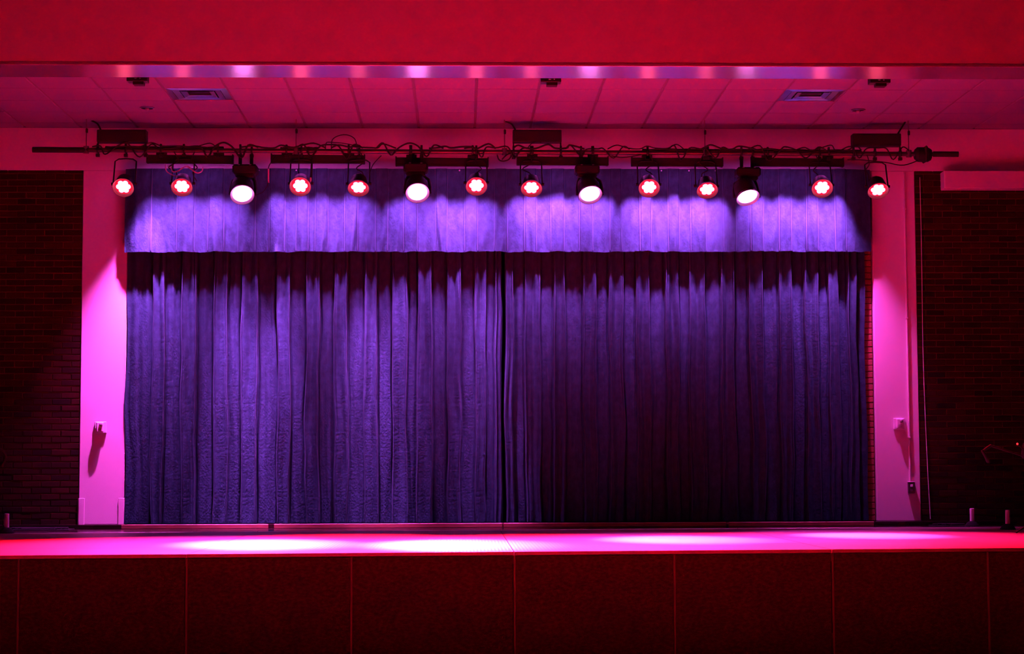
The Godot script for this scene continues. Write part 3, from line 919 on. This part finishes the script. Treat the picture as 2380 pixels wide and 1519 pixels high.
	k.lathe([Vector2(0.011, 0.0), Vector2(0.008, 0.007), Vector2(0.0, 0.01)], Transform3D(Basis(), Vector3(5.305, 0.799, 2.52) - o0), 10)
	obj("indicator_light", k, M.red_pilot, mic)
	k = Mb.new()
	k.tube([Vector3(5.40, 0.72, 2.51) - o0, Vector3(5.305, 0.797, 2.51) - o0], 0.007, 6)
	obj("indicator_arm", k, M.black_plastic, mic)
	mic = thing("microphone_stand", Vector3(-4.72, -0.042, 2.5), "black gooseneck microphone stand peeking in at the left edge", "microphone stand")
	o0 = mic.position
	k = Mb.new()
	k.tube([Vector3(0, 0.02, 0), Vector3(0, 0.72, 0)], 0.011, 8)
	obj("pole", k, M.black_metal, mic)
	k = Mb.new()
	k.lathe([Vector2(0.0, 0.02), Vector2(0.11, 0.016), Vector2(0.125, 0.0)], Transform3D(Basis(Vector3.RIGHT, -PI / 2), Vector3.ZERO), 20)
	obj("round_base", k, M.black_metal, mic)
	obj("gooseneck", rope([Vector3(-4.72, 0.67, 2.5) - o0, Vector3(-4.62, 0.77, 2.5) - o0, Vector3(-4.45, 0.80, 2.5) - o0, Vector3(-4.33, 0.785, 2.5) - o0, Vector3(-4.275, 0.745, 2.5) - o0, Vector3(-4.262, 0.70, 2.5) - o0, Vector3(-4.28, 0.65, 2.5) - o0], 0.013, 8), M.black_rubber, mic)
	k = Mb.new()
	k.lathe([Vector2(0.0, 0.0), Vector2(0.017, 0.004), Vector2(0.019, 0.04), Vector2(0.0, 0.055)], Transform3D(aim(Vector3(-0.45, -0.9, 0.0)), Vector3(-4.28, 0.655, 2.5) - o0), 12)
	obj("microphone", k, M.black_rubber, mic)

func cables() -> void:
	# signal and power leads lying on and hanging from the pipe
	var spans := [[-3.9, -3.2], [-3.35, -2.55], [-2.85, -2.15], [-2.3, -1.45], [-1.75, -1.0], [-1.35, -0.7], [-0.9, -0.2], [-0.35, 0.4], [0.05, 0.75], [0.55, 1.3], [1.1, 1.8], [1.6, 2.4], [2.2, 2.9], [2.6, 3.4], [3.1, 3.9], [3.6, 4.3], [4.1, 4.8]]
	var place := ["over the left pillar", "above the leftmost bar", "above the first white lamp's left", "beside the first white lamp", "above the second bar", "above the second bar's right end", "left of the second white lamp", "above the second white lamp", "between the third and fourth bars", "under the middle box light", "above the third white lamp", "right of the third white lamp", "above the fifth bar", "left of the fourth white lamp", "above the sixth bar", "above the last par can but one", "under the right box light"]
	for i in spans.size():
		var p := []
		var n := 9
		var r := rng.randf_range(0.006, 0.010)
		for j in n:
			var x: float = lerpf(spans[i][0], spans[i][1], float(j) / (n - 1)) + rng.randf_range(-0.03, 0.03)
			var dy := rng.randf_range(0.026, 0.05)
			if j % 3 == 1: dy = rng.randf_range(0.03, 0.085)
			if j % 4 == 2 and i % 2 == 0: dy = -rng.randf_range(0.045, 0.09)
			if j == 0 or j == n - 1: dy = 0.03
			p.append(Vector3(x, pipe_y(x) + dy, 0.5 + rng.randf_range(0.03, 0.05)))
		tag(obj("cable", rope(p, r, 6, 5), M.black_rubber), "black lead looped along the pipe " + place[i], "cable", "black leads on the pipe")
	var b := Mb.new()
	# thick bundles taped to the pipe
	for s in [[-3.75, -2.5, "left"], [-1.9, -1.5, "left of centre"], [1.95, 3.35, "right"], [3.3, 4.3, "far right"]]:
		b = Mb.new()
		for j in 4:
			var q := []
			for m in 13:
				var x: float = lerpf(s[0], s[1], m / 12.0)
				q.append(Vector3(x, pipe_y(x) + 0.026 + 0.011 * sin(m * 0.9 + j * 2.0), 0.5 + 0.012 * (j - 1.5) + 0.008 * cos(m * 1.3 + j)))
			b.tube(q, 0.009, 6)
		tag(obj("cable_bundle", b, M.black_rubber), "thick bundle of black leads taped on the %s part of the pipe" % s[2], "cable", "cable bundles on the pipe")
	# drops from the bars to each par can
	var drops := [[-3.02, 0.05], [-2.80, -0.03], [-1.70, 0.0], [-1.05, 0.04], [0.2, -0.03], [0.72, 0.05], [2.02, 0.04], [2.60, -0.04], [3.80, 0.03], [4.35, 0.02]]
	var dl := ["left side of the second par can", "right side of the second par can", "third par can", "fourth par can", "fifth par can", "sixth par can", "seventh par can", "eighth par can", "ninth par can", "last par can on the right"]
	for i in drops.size():
		var x: float = drops[i][0]
		var y := pipe_y(x)
		tag(obj("cable", rope([Vector3(x, y - 0.02, 0.55), Vector3(x + drops[i][1], y - 0.12, 0.56), Vector3(x - drops[i][1], y - 0.19, 0.56), Vector3(x + drops[i][1] * 0.6, y - 0.24, 0.55), Vector3(x + 0.02, y - 0.33, 0.52)], 0.006, 6, 6), M.black_rubber), "black lead dropping from the pipe to the " + dl[i], "cable", "leads dropping to the par cans")
	# tall loops above the second bar
	tag(obj("cable", rope([Vector3(-1.36, 3.955, 0.53), Vector3(-1.35, 4.06, 0.53), Vector3(-1.28, 4.108, 0.53), Vector3(-1.19, 4.115, 0.53), Vector3(-1.11, 4.07, 0.53), Vector3(-1.085, 3.96, 0.53)], 0.005, 6), M.black_rubber), "tall black cable loop standing above the second light bar", "cable")
	tag(obj("cable", rope([Vector3(-1.42, 3.955, 0.54), Vector3(-1.415, 4.02, 0.54), Vector3(-1.38, 4.035, 0.54), Vector3(-1.2, 4.02, 0.54), Vector3(-1.06, 3.985, 0.54)], 0.005, 6), M.black_rubber), "low flat black cable loop above the second light bar", "cable")
	tag(obj("cable", rope([Vector3(0.72, 3.97, 0.53), Vector3(0.76, 4.02, 0.53), Vector3(0.82, 4.05, 0.53), Vector3(0.87, 4.04, 0.53)], 0.005, 6), M.black_rubber), "short black lead from the pipe up to the middle box light", "cable")
	# thin lead sagging from a plug, between second and third bars
	tag(obj("cable", rope([Vector3(-0.83, 3.90, 0.5), Vector3(-0.87, 3.86, 0.5), Vector3(-0.92, 3.80, 0.5), Vector3(-0.95, 3.74, 0.45)], 0.005, 6), M.black_rubber), "thin lead with a plug slanting down between the second and third bars", "cable")
	tag(obj("cable", rope([Vector3(1.62, 3.90, 0.5), Vector3(1.72, 3.88, 0.52), Vector3(1.83, 3.89, 0.52), Vector3(1.95, 3.915, 0.5)], 0.006, 6), M.black_rubber), "black lead sagging between the fourth and fifth bars", "cable")
	tag(obj("cable", rope([Vector3(4.15, 3.86, 0.5), Vector3(4.3, 3.855, 0.52), Vector3(4.55, 3.83, 0.52), Vector3(4.75, 3.80, 0.52), Vector3(4.95, 3.87, 0.52)], 0.006, 6), M.black_rubber), "black lead sagging from the last bar to the junction box", "cable")
	tag(obj("cable", rope([Vector3(0.40, 3.905, 0.53), Vector3(0.42, 3.85, 0.54), Vector3(0.47, 3.835, 0.54), Vector3(0.53, 3.86, 0.54), Vector3(0.55, 3.92, 0.53), Vector3(0.5, 3.90, 0.55), Vector3(0.45, 3.85, 0.55)], 0.008, 6), M.black_rubber), "small black coil of lead hanging beside the middle hanger rod", "cable")
	# straps from the ceiling to the box lights
	for s in [[Vector3(-3.913, 4.285, 0.42), Vector3(-3.80, 4.165, 0.47), "left"], [Vector3(0.49, 4.285, 0.42), Vector3(0.60, 4.175, 0.47), "middle"], [Vector3(4.80, 4.285, 0.42), Vector3(4.70, 4.14, 0.47), "right"]]:
		var mid: Vector3 = (s[0] + s[1]) * 0.5 + Vector3(0.012, 0.02, 0)
		tag(obj("cable", rope([s[0], mid, s[1]], 0.009, 6), M.black_rubber), "black cord slanting from the ceiling to the %s box light" % s[2], "cable", "cords to the box lights")
	# pale loops over the second par can
	tag(obj("cable", rope([Vector3(-3.11, 3.80, 0.55), Vector3(-3.09, 3.72, 0.57), Vector3(-3.03, 3.68, 0.58), Vector3(-2.985, 3.655, 0.60)], 0.007, 6), M.white_cable), "pale lead curving down on the left above the second par can", "cable")
	tag(obj("cable", rope([Vector3(-3.05, 3.79, 0.55), Vector3(-3.03, 3.72, 0.57), Vector3(-2.98, 3.715, 0.58), Vector3(-2.93, 3.75, 0.57), Vector3(-2.88, 3.775, 0.56), Vector3(-2.83, 3.74, 0.57), Vector3(-2.77, 3.70, 0.58), Vector3(-2.72, 3.72, 0.57), Vector3(-2.71, 3.77, 0.55)], 0.007, 6), M.white_cable), "pale wavy lead looped across the top of the second par can", "cable")
	# white cord with a straight sleeve on the right of the first wash lamp
	var c := thing("power_cord", Vector3(-2.015, 3.65, 0.6), "white power cord hanging to the right side of the first white lamp", "cable")
	obj("cord", rope([Vector3(0.06, 0.24, -0.1), Vector3(0.02, 0.17, -0.06), Vector3(0.0, 0.10, 0), Vector3(0.0, 0.0, 0), Vector3(-0.006, -0.08, 0.02), Vector3(-0.05, -0.16, 0.05), Vector3(-0.11, -0.19, 0.06)], 0.0045, 6), M.black_rubber, c)
	var k := Mb.new()
	k.tube([Vector3(0, 0.09, 0.004), Vector3(0, -0.06, 0.006)], 0.0085, 8)
	obj("white_sleeve", k, M.white_cable, c)
	var pk := thing("cable_plug", Vector3(-1.575, 3.63, 0.58), "small plug with a pale tip dangling right of the third par can", "plug")
	k = Mb.new()
	k.tube([Vector3(0.01, 0.24, -0.04), Vector3(0.005, 0.09, -0.01), Vector3(0, 0.02, 0)], 0.007, 6)
	obj("lead", k, M.black_rubber, pk)
	k = Mb.new()
	k.lathe([Vector2(0.0, 0.0), Vector2(0.012, 0.004), Vector2(0.012, 0.035), Vector2(0.006, 0.055), Vector2(0.0, 0.056)], Transform3D(Basis(Vector3.RIGHT, PI / 2), Vector3(0, 0.025, 0)), 10)
	obj("tip", k, M.white_plastic, pk)
